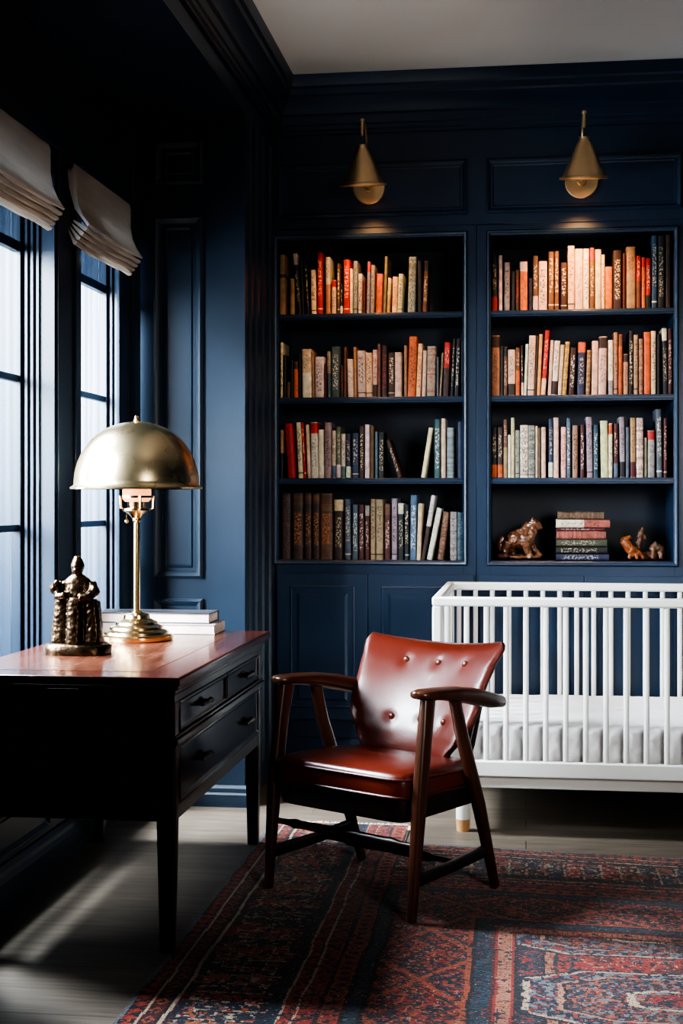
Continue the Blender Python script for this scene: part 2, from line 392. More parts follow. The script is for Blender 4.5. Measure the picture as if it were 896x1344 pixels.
# ------------------------------------------------------------------ books
PAL = dict(c=(.62,.47,.33), w=(.68,.61,.53), t=(.33,.195,.115), b=(.135,.062,.035), d=(.045,.024,.018), k=(.013,.014,.017), r=(.42,.022,.018),
           o=(.52,.12,.035), n=(.028,.036,.085), u=(.085,.145,.20), g=(.27,.25,.235), s=(.075,.10,.125), e=(.16,.16,.115), m=(.075,.016,.018),
           p=(.62,.44,.30), y=(.56,.36,.13), l=(.25,.24,.255), a=(.028,.075,.105), q=(.40,.10,.085), h=(.075,.07,.045))
CNAME = dict(c='cream', w='off-white', t='tan', b='brown', d='dark-brown', k='black', r='red', o='orange', n='navy', u='blue', g='grey', s='slate-blue', e='olive-grey', m='maroon', p='peach', y='ochre', l='lavender-grey', a='teal', q='rose', h='dark-olive')
BANDN = dict(CNAME, x='mixed')
INK = dict(d=(.03,.025,.025), c=(.68,.58,.42), w=(.75,.72,.68), r=(.45,.03,.02), o=(.55,.11,.03), k=(.02,.02,.02), g=(.3,.3,.3), u=(.1,.2,.32))

def book_mesh(w, h, dep, base, segs, ink, ornate, hard):
    """segs: (z0,z1,colour) fractions; ink: (z0,z1,colour,half width share)"""
    cuts = {0., 1.}
    for s in segs: cuts |= {s[0], s[1]}
    for s in ink: cuts |= {s[0], s[1]}
    if ornate: cuts |= {k/26 for k in range(27)}
    zs = sorted(cuts); r = min(.004, w*.22); T = min(.0022, w*.14)
    outer = [(0,dep),(0,.006),(w*.10,r*.35),(w*.2,0),(w*.8,0),(w*.90,r*.35),(w,.006),(w,dep)]
    inner = [(w-T,dep),(w-T,.010),(T,.010),(T,dep)]
    ring = outer+inner; n = len(ring); vs = []; fs = []; cols = []; inks = []
    for z in zs: vs += [(x,y,z*h) for x,y in ring]
    rnd = random.Random(int(w*1e5)+int(h*1e4)); base0 = base
    for k in range(len(zs)-1):
        zm = (zs[k]+zs[k+1])/2; c = base
        for a,b,cc in segs:
            if a <= zm <= b: c = cc
        ik = None
        for s in ink:
            if s[0] <= zm <= s[1]: ik = s
        if ornate:
            q = rnd.random(); 
            fk = .6+.75*rnd.random(); c = tuple(min(1, v*fk) for v in c)
        for i in range(n):
            j = (i+1) % n
            fs.append((k*n+i, k*n+j, (k+1)*n+j, (k+1)*n+i)); cols.append(c)
            if i == 3 and ik: inks.append((*ik[2], ik[3]))
            else: inks.append((*c, 0))
    m = (len(zs)-1)*n
    for off, flip in ((0, 0), (m, 1)):
        for q in ((0,1,10,11),(1,2,9,10),(2,3,4,5),(2,5,6,9),(6,7,8,9)):
            q = tuple(off+i for i in q); fs.append(q if flip else tuple(reversed(q))); cols.append(base if not segs else c); inks.append((*base, 0))
    me = bpy.data.meshes.new('book'); me.from_pydata(vs, [], fs)
    nl = [len(f) for f in fs]
    ca = me.color_attributes.new('Col', 'FLOAT_COLOR', 'CORNER'); ia = me.color_attributes.new('Ink', 'FLOAT_COLOR', 'CORNER')
    ca.data.foreach_set('color', [v for c, k in zip(cols, nl) for _ in range(k) for v in (*c, 1)])
    ia.data.foreach_set('color', [v for c, k in zip(inks, nl) for _ in range(k) for v in c])
    me.materials.append(M['book'])
    me.polygons.foreach_set('use_smooth', [True]*len(fs)); me.set_sharp_from_angle(angle=math.radians(50))
    return me
def page_obj(w, h, dep, parent, m='page'):
    T = min(.0022, w*.14)+.0002
    return MB().box(T, w-T, .0102, dep-.005, .004, h-.004).build('pages', M[m], parent, 0, False)

ORD = 'first second third fourth fifth sixth seventh eighth ninth tenth eleventh twelfth thirteenth fourteenth fifteenth sixteenth seventeenth eighteenth nineteenth twentieth'.split()
TENS = {20:'twenty', 30:'thirty'}
def ordinal(i): return ORD[i-1] if i <= 20 else (TENS[i//10*10]+('-'+ORD[i%10-1]) if i % 10 else {30:'thirtieth'}[i])
ROWN = {'1':'top shelf', '2':'second shelf', '3':'third shelf', '4':'lowest shelf'}
def styled(col, st, rnd):
    base = PAL[col]; lum = sum(base)/3; jit = lambda c: tuple(min(1, v*(.85+.3*rnd.random())) for v in c)
    base = jit(base); segs = []; ink = []; orn = False; word = ''
    dk, lt = INK['d'], INK['c']
    contrast = dk if lum > .16 else lt
    k = st[0]; a = st[1] if len(st) > 1 else ''
    if k == 'g': ink.append((.16, .84, tuple(.85*v for v in INK.get(a, contrast)), .8)); word = 'with %s lettering' % {'d':'dark','c':'cream','w':'white','r':'red','o':'orange','k':'black','g':'grey','u':'blue'}.get(a, 'printed')
    elif k == 'T': segs.append((.80, .985, jit(PAL[a or 'c']))); ink.append((.2,.7,contrast,.55)); word = 'with %s band at the top' % CNAME[a or 'c']
    elif k == 'B': segs.append((.01, .26, jit(PAL.get(a, PAL['d'])))); ink.append((.4,.85,contrast,.6)); word = 'with %s band at the foot' % CNAME.get(a, 'dark')
    elif k == '2': segs.append((0, .52, jit(PAL.get(a, PAL['c'])))); ink.append((.6,.9,contrast,.5)); word = 'with %s lower half' % CNAME.get(a, 'cream')
    elif k == 'l': ink.append((.30, .88, contrast, .75)); segs.append((.08,.10,contrast)); word = 'with faint lettering'
    elif k == 'f': segs.append((.62,.68,jit(PAL['d']))); word = 'with a dark stripe'
    elif k == 'x':
        orn = True; ink.append((.04,.96,INK[a] if a in INK and lum > .1 else tuple(min(.5, v*(2.6 if lum < .1 else .25)) for v in base),.8))
        if a == 'o': ink = [(.22,.70,(.36,.12,.035),1.)]; segs.append((.84,.97,(.12,.05,.02)))
        word = 'with mottled ornament'
    return base, segs, ink, orn, word
BOOKS = {
 'A1': "-11270 269 277 0 t f;-10780 210 168 0 t -;-10420 201 286 -23 k Tc;-10212 111 267 -10 k -;-9987 120 253 -14 k gc;-9796 240 206 -4 c l;-9509 249 285 -1 r l;-9119 220 262 -1 c 2t;-8850 210 156 0 p Tr;-8600 140 233 0 b l;-8450 120 140 0 k Bw;-8300 296 249 0 r l;-7997 130 206 0 w -;-7860 203 241 2 l l;-7626 180 183 2 c l;-7410 130 150 0 m -;-7234 150 237 4 l Tr;-7054 179 221 4 l gd;-6804 290 180 5 o gr;-6477 140 259 9 e -;-6305 150 161 7 c 2y;-6063 240 166 4 c go;-5815 229 177 7 c l;-5345 350 254 7 g x;-4890 200 236 0 k -;-4667 220 233 9 b Tk",
 'A2': "-11230 109 257 0 c gd;-11090 140 199 0 k -;-10930 160 73 0 b -;-10750 120 177 0 k -;-10610 220 166 0 o Td;-10370 109 204 0 k -;-10207 440 224 -3 c 2w;-9746 110 215 -4 t -;-9620 419 188 0 w gd;-9180 100 157 0 m -;-9037 165 212 -3 g 2s;-8866 395 234 0 s gw;-8440 140 149 0 d gr;-8290 140 231 0 b -;-8096 279 175 -4 w Tc;-7806 140 231 -4 t -;-7637 370 213 -3 c l;-7247 295 203 -3 p l;-6946 212 217 0 p Bd;-6727 157 244 0 b -;-6540 260 235 0 d gr;-6240 300 203 0 d l;-5930 319 203 0 p -;-5510 140 235 0 t -;-5357 380 273 9 o gd;-4968 209 241 11 p gr;-4705 170 210 7 c -;-4482 399 229 3 g xr;-4030 112 180 0 s -;-3911 100 199 12 e -;-3757 290 245 9 r 2d;-3409 140 261 12 k gc;-3227 200 262 10 k gw;-2910 80 288 0 k -",
 'A3': "-11230 129 223 0 t 2k;-10875 360 251 -16 r gd;-10390 230 256 -11 c l;-10117 100 257 -14 r l;-9971 169 246 -10 c -;-9796 335 257 -4 w Tr;-9454 256 223 -2 w -;-9170 310 256 0 g gd;-8840 200 218 0 c Bu;-8630 210 236 0 e Bw;-8410 200 203 0 w Bu;-8190 229 203 0 n Bw;-7900 310 206 0 n l;-7570 230 239 0 d gc;-7310 220 245 0 w -;-7070 190 238 0 b -;-6840 130 211 0 u -;-6690 270 209 0 k gc;-5784 200 171 -57 d gc;-4737 200 226 36 w -;-4140 289 266 0 a gw;-3820 210 270 0 c -;-3560 319 228 0 l xu;-3080 269 255 0 n -",
 'A4': "-11190 449 303 0 d x;-10670 509 305 0 d xo;-10120 350 305 0 d xo;-9740 350 305 0 d xo;-9370 570 304 0 b xo;-8740 420 279 0 d Tc;-8240 289 277 0 s l;-7890 270 253 0 s gw;-7590 250 251 0 m gc;-7300 210 251 0 m Tg;-7050 229 278 0 t l;-6800 340 276 0 t l;-6410 280 257 0 m Tb;-6080 260 281 0 g l;-5790 269 262 0 k Tw;-5490 210 252 0 k l;-5253 300 296 4 u gw;-4941 194 257 8 c -;-4741 194 293 48 w 2d;-4475 240 234 47 w -;-4001 299 218 28 b x;-3410 310 220 0 g x;-3090 309 217 0 u x",
 'B1': "-1530 249 251 0 k Br;-1220 160 252 0 c -;-970 250 220 0 g gd;-650 160 178 0 k -;-460 150 184 0 d gr;-280 350 222 0 o Tc;120 170 146 0 k -;310 230 245 0 b Bc;560 380 220 0 c gd;1000 249 264 0 b l;1270 199 265 0 b l;1540 290 212 0 d l;1860 300 287 0 p l;2180 350 273 0 c Tp;2550 250 273 0 w gd;2830 210 276 0 b Tr;3070 270 269 0 c -;3350 149 245 0 c gd;3510 330 190 0 o -;3860 389 262 0 d gc;4280 130 248 0 m -;4440 419 277 0 t 2t;4880 200 235 0 r 2b;5110 170 227 0 o Tr;5290 230 224 0 r Bk;5550 249 324 0 a l;5820 290 323 0 k gc;6160 220 327 0 d gd",
 'B2': "-1550 379 273 0 t Td;-1150 150 225 0 k -;-990 160 222 0 b Tk;-800 330 208 0 p Bd;-460 190 216 0 b 2o;-208 100 227 -3 d Bw;-102 125 232 9 w -;65 300 269 8 c l;372 90 267 11 d -;472 160 275 12 y -;657 210 292 20 r Bc;972 150 247 12 p -;1129 250 244 15 w Bd;1401 179 226 14 c -;1600 200 239 16 y x;1884 269 212 10 d gw;2266 340 239 6 n To;2655 179 201 7 t x;2907 280 242 4 c -;3207 359 260 4 p Td;3650 220 244 0 w Bg;3890 181 278 0 t l;4077 191 269 2 o Tb;4310 224 181 0 t Td;4540 194 285 2 k gc;4770 190 266 0 t l;4990 190 248 0 t x;5210 300 278 0 o -;5530 209 282 0 c gd;5780 140 266 0 k -;6043 215 297 -5 k Tw;6264 165 291 0 m gc",
 'B3': "-1540 249 228 0 k Bo;-1270 240 228 0 d Bo;-1010 180 263 0 b 2t;-800 119 193 0 w -;-670 160 271 0 c 2p;-480 200 214 0 g l;-260 360 237 0 w xd;110 290 235 0 g xd;430 100 232 0 c -;540 120 224 0 b -;680 209 227 0 c -;1010 199 264 0 n Bw;1230 229 270 0 c -;1560 229 227 0 c gr;1810 180 267 0 u gw;2060 250 234 0 t gd;2410 190 237 0 m gw;2713 269 271 -5 g l;2990 220 235 0 a gw;3333 330 254 -4 c -;3669 170 242 0 w To;3890 199 241 0 m Bu;4163 240 270 -4 g Bk;4420 160 224 0 s -;4610 249 266 0 t Bm;4880 310 265 0 c x;5240 110 177 0 e -;5370 319 209 0 g Tr;5772 250 304 -4 s l;6070 150 264 0 m l",
}
Y0 = 6.235
for row, data in BOOKS.items():
    z = SH[int(row[1])-1]; items = [e.split() for e in data.split(';')]
    for i, (x, w, h, s, col, st) in enumerate(items):
        x, w, h, s = int(x)/1e4, int(w)/1e4, int(h)/1e3, int(s)/1e3
        lo, hi = ((-1.1285,-.279),(-.159,.651))[row[0] == 'B']
        if s >= -.01 and x < lo+.001: w -= lo+.001-x; x = lo+.001
        if x+w+max(s,0) > hi-.001: x -= x+w+max(s,0)-hi+.001 if s > .004 else 0; w = min(w, hi-.0025-x)
        rnd = random.Random(int(row[1])*1000+i*17+(row[0] == 'B')*500)
        base, segs, ink, orn, word = styled(col, st, rnd)
        ang = math.atan2(s, h); H = math.hypot(h, s); wc = w*math.cos(ang)-.0003
        if abs(ang) > .35: H = math.hypot(h, s)
        dep = .135+.05*rnd.random()
        o = bpy.data.objects.new('book', book_mesh(wc, H, dep, base, segs, ink, orn, True)); COL.objects.link(o)
        page_obj(wc, H, dep, o)
        o.rotation_euler = (0, ang, 0)
        o.location = (x, Y0+.006*(rnd.random()-.5), z+.0004+max(0, wc*math.sin(ang)))
        size = ('leaning ' if abs(s) > .035 else '')+('tall ' if h > .235 else 'short ' if h < .175 else '')+('thin ' if w < .0125 else 'thick ' if w > .026 else '')
        where = '%s from window end, %s %s' % (ordinal(i+1), ROWN[row[1]], 'window-side' if row[0] == 'A' else 'crib-side')
        lab = '%s%s book %s, %s' % (size, CNAME[col], word, where)
        lab = ' '.join(lab.replace(' ,', ',').split())
        for cut in ('thin ', 'thick ', 'tall ', 'short ', 'the '):
            if len(lab.split()) > 16: lab = lab.replace(cut, '', 1)
        tag(o, lab, 'book', 'books on the %s of the %s bookcase' % (ROWN[row[1]], 'window-side' if row[0] == 'A' else 'crib-side'))

# a pile of seven lying books on the lowest crib-side shelf
zz = SH[3]+.0005
PILE = [(.134,.236,.030,'n','gw','navy book with silver lettering at the foot of the pile'),
        (.134,.228,.032,'k','gc','black book with gold lettering, second from the foot of the pile'),
        (.135,.226,.034,'h','gc','olive book with gold lettering, third from the foot of the pile'),
        (.136,.220,.036,'q','xr','rose-red patterned book in the middle of the pile'),
        (.136,.214,.013,'m','gw','thin maroon book with white marks between two thick red ones'),
        (.134,.240,.037,'q','2w','pink and rose book jutting out, second from the top of the pile'),
        (.141,.206,.036,'b','xc','mottled brown book on top of the pile')]
for i, (x, ln, th, col, st, lab) in enumerate(PILE):
    base, segs, ink, orn, word = styled(col, st, random.Random(i*31+4)); ink = [(.10, .80, tuple(v*.7 for v in c_), .6) for _a,_b,c_,_d in ink]
    base = tuple(v*.7 for v in base) if col in 'nk' else base
    o = bpy.data.objects.new('book', book_mesh(th, ln, .16, base, segs, ink, orn, True)); COL.objects.link(o)
    page_obj(th, ln, .16, o)
    o.rotation_euler = (0, PI/2, 0); o.location = (x, 6.262+.002*(i%3), zz+th)
    tag(o, lab, 'book', 'lying books piled between the carvings'); zz += th+.0006

# ------------------------------------------------------------------ shelf carvings
def remeshed(mb, name, m, parent, vox, disp, dscale, smooth=2):
    o = mb.build(name, m, parent, 0)
    r = o.modifiers.new('skin', 'REMESH'); r.mode = 'VOXEL'; r.voxel_size = vox; r.use_smooth_shade = True
    if smooth:
        sm = o.modifiers.new('soften', 'SMOOTH'); sm.factor = .5; sm.iterations = smooth
    if disp:
        tx = bpy.data.textures.new(name+'_relief', 'CLOUDS'); tx.noise_scale = dscale; tx.noise_depth = 3
        d = o.modifiers.new('relief', 'DISPLACE'); d.texture = tx; d.strength = disp; d.mid_level = .5; d.texture_coords = 'LOCAL'
    return o
t = thing('horse_carving', 'glossy carved brown horse figure standing beside the pile of lying books', 'figurine', None, (-.022, 6.33, SH[3]+.0035))
h = MB()
h.tube([(-.058,0,.082),(-.036,0,.086),(0,0,.080),(.028,0,.088),(.046,0,.098)], [.032,.040,.037,.038,.028], 16)
h.tube([(.030,0,.098),(.048,0,.130),(.054,0,.150)], [.036,.029,.023], 14)
h.tube([(.040,0,.160),(.060,0,.160),(.082,0,.142),(.088,0,.134)], [.019,.023,.016,.012], 12)
h.tube([(.046,.010,.170),(.048,.012,.186)], [.007,.002], 8); h.tube([(.050,-.012,.170),(.052,-.014,.188)], [.007,.002], 8)
for x, y, dx in ((-.056,-.020,-.016),(-.046,.020,.008),(.026,-.022,.010),(.040,.022,.036)):
    h.tube([(x,y,.075),(x+dx*.5-.006,y,.045),(x+dx,y,.018),(x+dx+.008,y,.004)], [.027,.018,.014,.017], 10)
h.tube([(-.084,0,.10),(-.098,0,.07),(-.092,0,.03)], [.011,.015,.008], 10)
h.tube([(.034,-.004,.162),(.014,-.006,.132),(-.006,-.004,.122),(-.03,0,.122)], [.014,.018,.014,.005], 10)
h.tube([(.030,-.020,.140),(.020,-.034,.110),(.012,-.034,.085)], [.010,.010,.003], 8); h.tube([(-.02,-.03,.10),(-.03,-.042,.07)], [.012,.004], 8)
h.ball((-.080,-.010,.010), .030, 12, (1,1,.45)); h.ball((-.02,0,.006), .06, 14, (1,.6,.18)); h.ball((.05,.0,.006), .042, 14, (1,.7,.22))
remeshed(h, 'horse', M['carved'], t, .0032, .012, .016)

horse_ = t
t = thing('root_carving', 'jagged carved root ornament of orange and dark wood near the shelf end', 'ornament', None, (.522, 6.33, SH[3]+.0035))
a = MB()
a.tube([(-.035,-.01,.02),(-.06,-.01,.055),(-.082,-.01,.085),(-.088,0,.10)], [.020,.024,.020,.008], 12)
a.tube([(-.075,-.012,.092),(-.055,-.012,.104),(-.05,-.01,.096)], [.014,.010,.005], 10)
a.tube([(-.05,-.02,.05),(-.02,-.02,.035),(.005,-.02,.008)], [.018,.013,.008], 10); a.tube([(-.05,-.01,.03),(-.06,-.02,.004)], [.014,.010], 10)
a.tube([(-.03,-.02,.03),(-.025,-.03,.003)], [.010,.008], 8)
remeshed(a, 'orange_root', M['burl'], t, .003, .010, .016)['label'] = 'orange burl root'
a = MB()
a.tube([(-.03,.02,.03),(-.012,.02,.08),(-.004,.02,.12),(.002,.02,.146)], [.018,.016,.015,.004], 10)
a.tube([(.0,.02,.12),(.012,.02,.10),(.022,.02,.085)], [.012,.010,.003], 8); a.tube([(-.01,.02,.10),(-.026,.02,.078)], [.012,.004], 8)
a.tube([(-.02,.02,.02),(.03,.02,.018),(.07,.01,.02)], [.018,.02,.02], 10)
a.tube([(.04,0,.04),(.062,0,.062),(.078,0,.05),(.088,0,.02)], [.018,.024,.020,.014], 10); a.tube([(.05,-.01,.03),(.045,-.02,.003)], [.012,.009], 8); a.tube([(.08,-.01,.03),(.082,-.015,.003)], [.012,.009], 8)
remeshed(a, 'dark_root', M['driftwood'], t, .003, .012, .014)

def settle(root, z):
    """lower a thing so that its lowest point touches height z"""
    bpy.context.view_layer.update(); dg = bpy.context.evaluated_depsgraph_get(); lo = 9
    for c in root.children:
        ev = c.evaluated_get(dg); me = ev.to_mesh(); lo = min([lo]+[(ev.matrix_world @ v.co).z for v in me.vertices]); ev.to_mesh_clear()
    root.location.z += z-lo
for r_ in (horse_, t): settle(r_, SH[3]+.0006)

# ------------------------------------------------------------------ brass wall sconces
def sconce(x, label):
    t = thing('wall_sconce', label, 'wall lamp', 'brass picture-light sconces above the shelves', (x, YB-.0015, 2.672))
    MB().lathe([(.074,0),(.074,.008),(.070,.012),(.02,.014),(.018,.03),(.0,.032)], (0,0,0), 40, 'y').build('backplate', M['brass'], t)
    D = -.27
    pts = [(0,-.02,0),(0,-.05,.01),(0,-.075,.05),(0,-.08,.12),(0,-.10,.19),(0,-.15,.235),(0,-.21,.245),(0,D+.02,.236),(0,D,.22),(0,D,.17)]
    MB().tube(pts, .0065, 12).build('arm', M['brass'], t)
    MB().ball((0,D+.012,.238), .011, 14).build('swivel', M['brass'], t)
    z0 = -.045
    def tl(m, a=math.radians(11)):
        py, pz = D, z0+.165; m.v = [(x_, py+(y_-py)*math.cos(a)-(z_-pz)*math.sin(a), pz+(y_-py)*math.sin(a)+(z_-pz)*math.cos(a)) for x_,y_,z_ in m.v]; return m
    tl(MB().lathe([(.020,z0+.178),(.024,z0+.176),(.024,z0+.160),(.030,z0+.152),(.088,z0+.020),(.091,z0+.014),(.104,z0+.010),(.106,z0+.004),(.104,z0),(.099,z0+.002),(.088,z0+.012),(.028,z0+.146),(.016,z0+.15),(.016,z0+.17)], (0,D,0), 48)).build('shade', M['brass'], t, angle=40)
    tl(MB().lathe([(.0,z0+.155),(.013,z0+.154),(.013,z0+.10),(.012,z0+.09),(0,z0+.089)], (0,D,0), 20)).build('lamp_holder', M['brass'], t)
    tl(MB().ball((0,D,z0+.070), .018, 16, (1,1,1.3))).build('bulb', M['glow_dim'], t)
sconce(-.707, 'brass cone wall sconce above the window-side bookcase bay')
sconce(.246, 'brass cone wall sconce above the bookcase bay behind the crib')

# ------------------------------------------------------------------ desk
t = thing('desk', 'dark mahogany desk with three drawers standing along the window wall', 'desk', None, (-1.265, 4.29, 0))
def D_(m): m.v = [(a+1.265, b-4.29, c) for a,b,c in m.v]; return m
dx0, dx1, dy0, dy1 = -1.582, -.955, 3.668, 4.918
tp = MB().prism([(0,0),(.0,.020),(-.004,.024),(-.62,.024),(-.62,0)], lambda a,b,q: (-.930+a if a > -.5 else -1.600, q, .751+b), 3.626, 4.962)
top = D_(tp).build('desk_top', M['mahogany_band'], t, .003)
D_(MB().box(-1.53, -1.045, 3.74, 4.85, .7745, .7756)).build('top_panel', M['mahogany_top'], top, 0)
cv = MB()
for k,(o_, z0, z1) in enumerate(((.004,.738,.7505),(.012,.722,.738))): cv.box(dx0-.0+o_*.0, dx1+.022-o_*1.4, dy0-.030+o_*1.4, dy1+.030-o_*1.4, z0, z1)
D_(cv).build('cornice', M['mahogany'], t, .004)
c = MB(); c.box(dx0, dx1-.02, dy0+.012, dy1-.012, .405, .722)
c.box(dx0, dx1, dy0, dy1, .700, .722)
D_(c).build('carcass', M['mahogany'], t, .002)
D_(MB().box(dx0, dx1+.010, dy0-.002, dy1+.006, .583, .600).box(dx0, dx1+.004, dy0-.001, dy1+.003, .600, .609).box(dx0,dx1+.004,dy0-.001,dy1+.003,.575,.583)).build('mid_moulding', M['mahogany'], t, .003)
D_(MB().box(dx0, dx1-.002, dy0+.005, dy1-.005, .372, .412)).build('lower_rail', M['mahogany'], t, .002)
def drawer(y0, y1, z0, z1, hs, lab=None):
    d = D_(MB().box(dx1-.0195, dx1-.004, y0, y1, z0, z1).moulding(y0, y1, z0, z1, [(0,-.004),(0,.004),(.006,.007),(.010,.003),(.014,0)], lambda a,b,h: (dx1-.004+h, a, b))).build('drawer', M['desk_face'], t, .001, angle=25)
    for yh in hs:
        zc = (z0+z1)/2; x = dx1-.004
        m = MB().tube([(x,yh-.036,zc),(x+.016,yh-.036,zc)], .006, 10).tube([(x,yh+.036,zc),(x+.016,yh+.036,zc)], .006, 10)
        m.tube([(x+.017,yh-.052,zc),(x+.018,yh-.04,zc),(x+.019,yh,zc),(x+.018,yh+.035,zc),(x+.017,yh+.052,zc)], [.006,.005,.0045,.007,.010], 12)
        D_(m).build('handle', M['iron'], d, 0)
ym = 4.325
drawer(dy0+.055, ym-.004, .612, .698, [3.995]); drawer(ym+.004, dy1-.055, .612, .698, [4.63]); drawer(dy0+.055, dy1-.055, .416, .573, [3.995, 4.63])
for x0, y0, b in ((dx1-.052, dy0, .0095),(dx1-.052, dy1-.052, .0095),(dx0, dy0, 0),(dx0, dy1-.052, 0)):
    cx, cy = x0+.026, y0+.026
    m = MB().loft([((cx,cy,b),(.019,0,0),(0,.019,0)),((cx,cy,.37),(.0265,0,0),(0,.0265,0)),((cx,cy,.7),(.0265,0,0),(0,.0265,0))], 16, 8)
    D_(m).build('leg', M['walnut_dark'], t, 0)
ZT = .7761
# desk-top lamp
t = thing('table_lamp', 'brass dome table lamp glowing on the mahogany desk', 'lamp', None, (-1.327, 4.585, ZT))
MB().lathe([(0,0),(.124,0),(.126,.004),(.126,.016),(.121,.020),(.112,.022),(.110,.030),(.098,.036),(.094,.038),(.092,.046),(.078,.052),(.074,.054),(.071,.062),(.052,.070),(.046,.074),(.044,.086),(.034,.090),(.020,.093),(.014,.100),(0,.101)], n=56).build('base', M['brass_base'], t, angle=28)
MB().lathe([(.0115,.098),(.0115,.405),(.016,.410),(.016,.418),(.028,.432),(.050,.445),(.050,.452),(.0,.453)], n=32).build('stem', M['brass_base'], t, angle=30)
MB().lathe([(.0,.4535),(.030,.4535),(.032,.4745),(0,.4745)], n=32).build('lamp_holder', M['brass_base'], t, angle=30)
MB().lathe([(0,.475),(.040,.475),(.049,.484),(.049,.528),(.044,.532),(0,.533)], n=36).build('glowing_socket', M['socket_glow'], t, angle=40)  # emissive drum added for the bulb-lit socket; its glow is in the material
g = MB()
for k in range(4):
    a = k*PI/2+.5; g.tube([(.049*math.cos(a),.049*math.sin(a),.450),(.055*math.cos(a),.055*math.sin(a),.452),(.058*math.cos(a),.058*math.sin(a),.495)], .004, 8)
g.lathe([(.053,.488),(.058,.488),(.058,.496),(.053,.496),(.053,.488)], n=32)
g.build('shade_holder', M['brass_base'], t)
MB().ball((0,0,.580), .034, 18, (1,1,1.25)).build('bulb', M['glow'], t)
R0, zb = .214, .522; prof = []
prof += [(R0+.012,zb-.004),(R0+.013,zb+.002),(R0+.006,zb+.006),(R0,zb+.010)]
for k in range(1, 25):
    a = k/24*PI/2; prof.append((max(R0*math.cos(a)**.92, 0) if k < 24 else .012, zb+.010+.218*math.sin(a)**1.0))
inn = [(max(r-.003, .008), z-.003) for r, z in reversed(prof[4:])]
prof = prof + inn + [(R0-.003,zb+.006),(R0+.010,zb-.004)]
MB().lathe(prof, n=72).build('lamp_shade', M['brass_dome'], t, angle=60)
MB().lathe([(0,zb+.225),(.012,zb+.226),(.013,zb+.232),(.009,zb+.234),(.010,zb+.243),(.007,zb+.248),(0,zb+.249)], n=20).build('finial', M['brass_base'], t)
ch = MB().tube([(-.026,-.030,.455),(-.027,-.031,.43),(-.027,-.031,.415)], .0015, 8).ball((-.027,-.031,.408), .0075, 12)
ch.build('pull_chain', M['brass_base'], t)

# bronze statuette
t = thing('statuette', 'dark bronze figure seated on a fluted block, standing on the desk before the lamp', 'figurine', None, (-1.392, 4.15, ZT))
b = MB().loft([((0,0,0),(.104,0,0),(0,.070,0)),((0,0,.026),(.106,0,0),(0,.072,0)),((0,0,.032),(.098,0,0),(0,.066,0)),((0,0,.036),(.086,0,0),(0,.056,0))], 28, 2.8)
o = b.build('plinth', M['bronze'], t, 0, angle=60)
m = MB()
for x, r0, r1, z1, y in ((-.046,.030,.026,.168,0),(.001,.026,.022,.172,-.022),(.046,.030,.024,.165,0)):
    m.loft([((x*1.12,y-.006,.034),(r0,0,0),(0,.034,0)),((x*1.08,y,.10),(r0*.94,0,0),(0,.030,0)),((x,y,z1),(r1,0,0),(0,.026,0)),((x,y,z1+.006),(r1*.7,0,0),(0,.018,0))], 18, 3)
m.box(-.06,.06,-.018,.028,.03,.150)
o = remeshed(m, 'throne', M['bronze'], t, .004, .005, .010, 1)
m = MB()
m.loft([((0,0,.160),(.046,0,0),(0,.034,0)),((0,.002,.19),(.052,0,0),(0,.036,0)),((0,.002,.222),(.050,0,0),(0,.032,0)),((0,0,.240),(.030,0,0),(0,.024,0)),((0,0,.248),(.016,0,0),(0,.016,0))], 20)
m.tube([(-.045,0,.220),(-.062,-.012,.195),(-.048,-.036,.180),(-.022,-.044,.186)], [.016,.016,.014,.012], 12)
m.tube([(.045,0,.220),(.060,-.012,.195),(.044,-.034,.178),(.018,-.042,.176)], [.016,.017,.014,.012], 12)
m.ball((-.066,-.018,.205), .020, 12); m.ball((-.058,-.030,.222), .012, 10)
m.ball((0,-.002,.262), .019, 14, (1,1,1.2)); m.lathe([(.021,.268),(.022,.276),(.017,.290),(.010,.303),(0,.308)], (0,0,0), 20)
m.ball((0,-.020,.262), .006, 8)
remeshed(m, 'seated_figure', M['bronze'], t, .0036, .005, .012, 1)

# two big books behind the lamp
def flat_book(x0, x1, y0, y1, z, th, cover, pg, label):
    w, d = x1-x0, y1-y0
    o = MB().box(0, w, 0, d, 0, .004).box(0, w, 0, d, th-.004, th).box(0, w, d-.005, d, .004, th-.004).build('book', cover, None, .001)
    o.location = (x0, y0, z); MB().box(.004, w-.004, .005, d-.0052, .0042, th-.0042).build('pages', pg, o, 0)
    tag(o, label, 'book', 'large books lying on the desk')
M['cover_grey'] = mat('charcoal_book_cover', (.06,.06,.07), .3, var=.3, vscale=20)
M['cover_white'] = mat('pale_book_cover', (.62,.55,.53), .4, var=.2, vscale=16)
flat_book(-1.535, -1.100, 4.79, 4.955, ZT+.0004, .036, M['cover_white'], M['page_pink'], 'large pale book lying on the desk, beneath the charcoal one')
flat_book(-1.545, -1.122, 4.800, 4.955, ZT+.0368, .038, M['cover_grey'], M['page_pink'], 'large charcoal-covered book lying on top of the pale one behind the lamp')
# ------------------------------------------------------------------ armchair
O = Vector((-.453,4.388,.0125)); F = Vector((-.517,-.856,0)).normalized(); Wv = Vector((.856,-.517,0)).normalized(); B = -F; Z = Vector((0,0,1))
t = thing('armchair', 'oxblood leather armchair with dark walnut frame standing on the patterned rug', 'armchair', None, tuple(O), math.atan2(Wv.y, Wv.x))
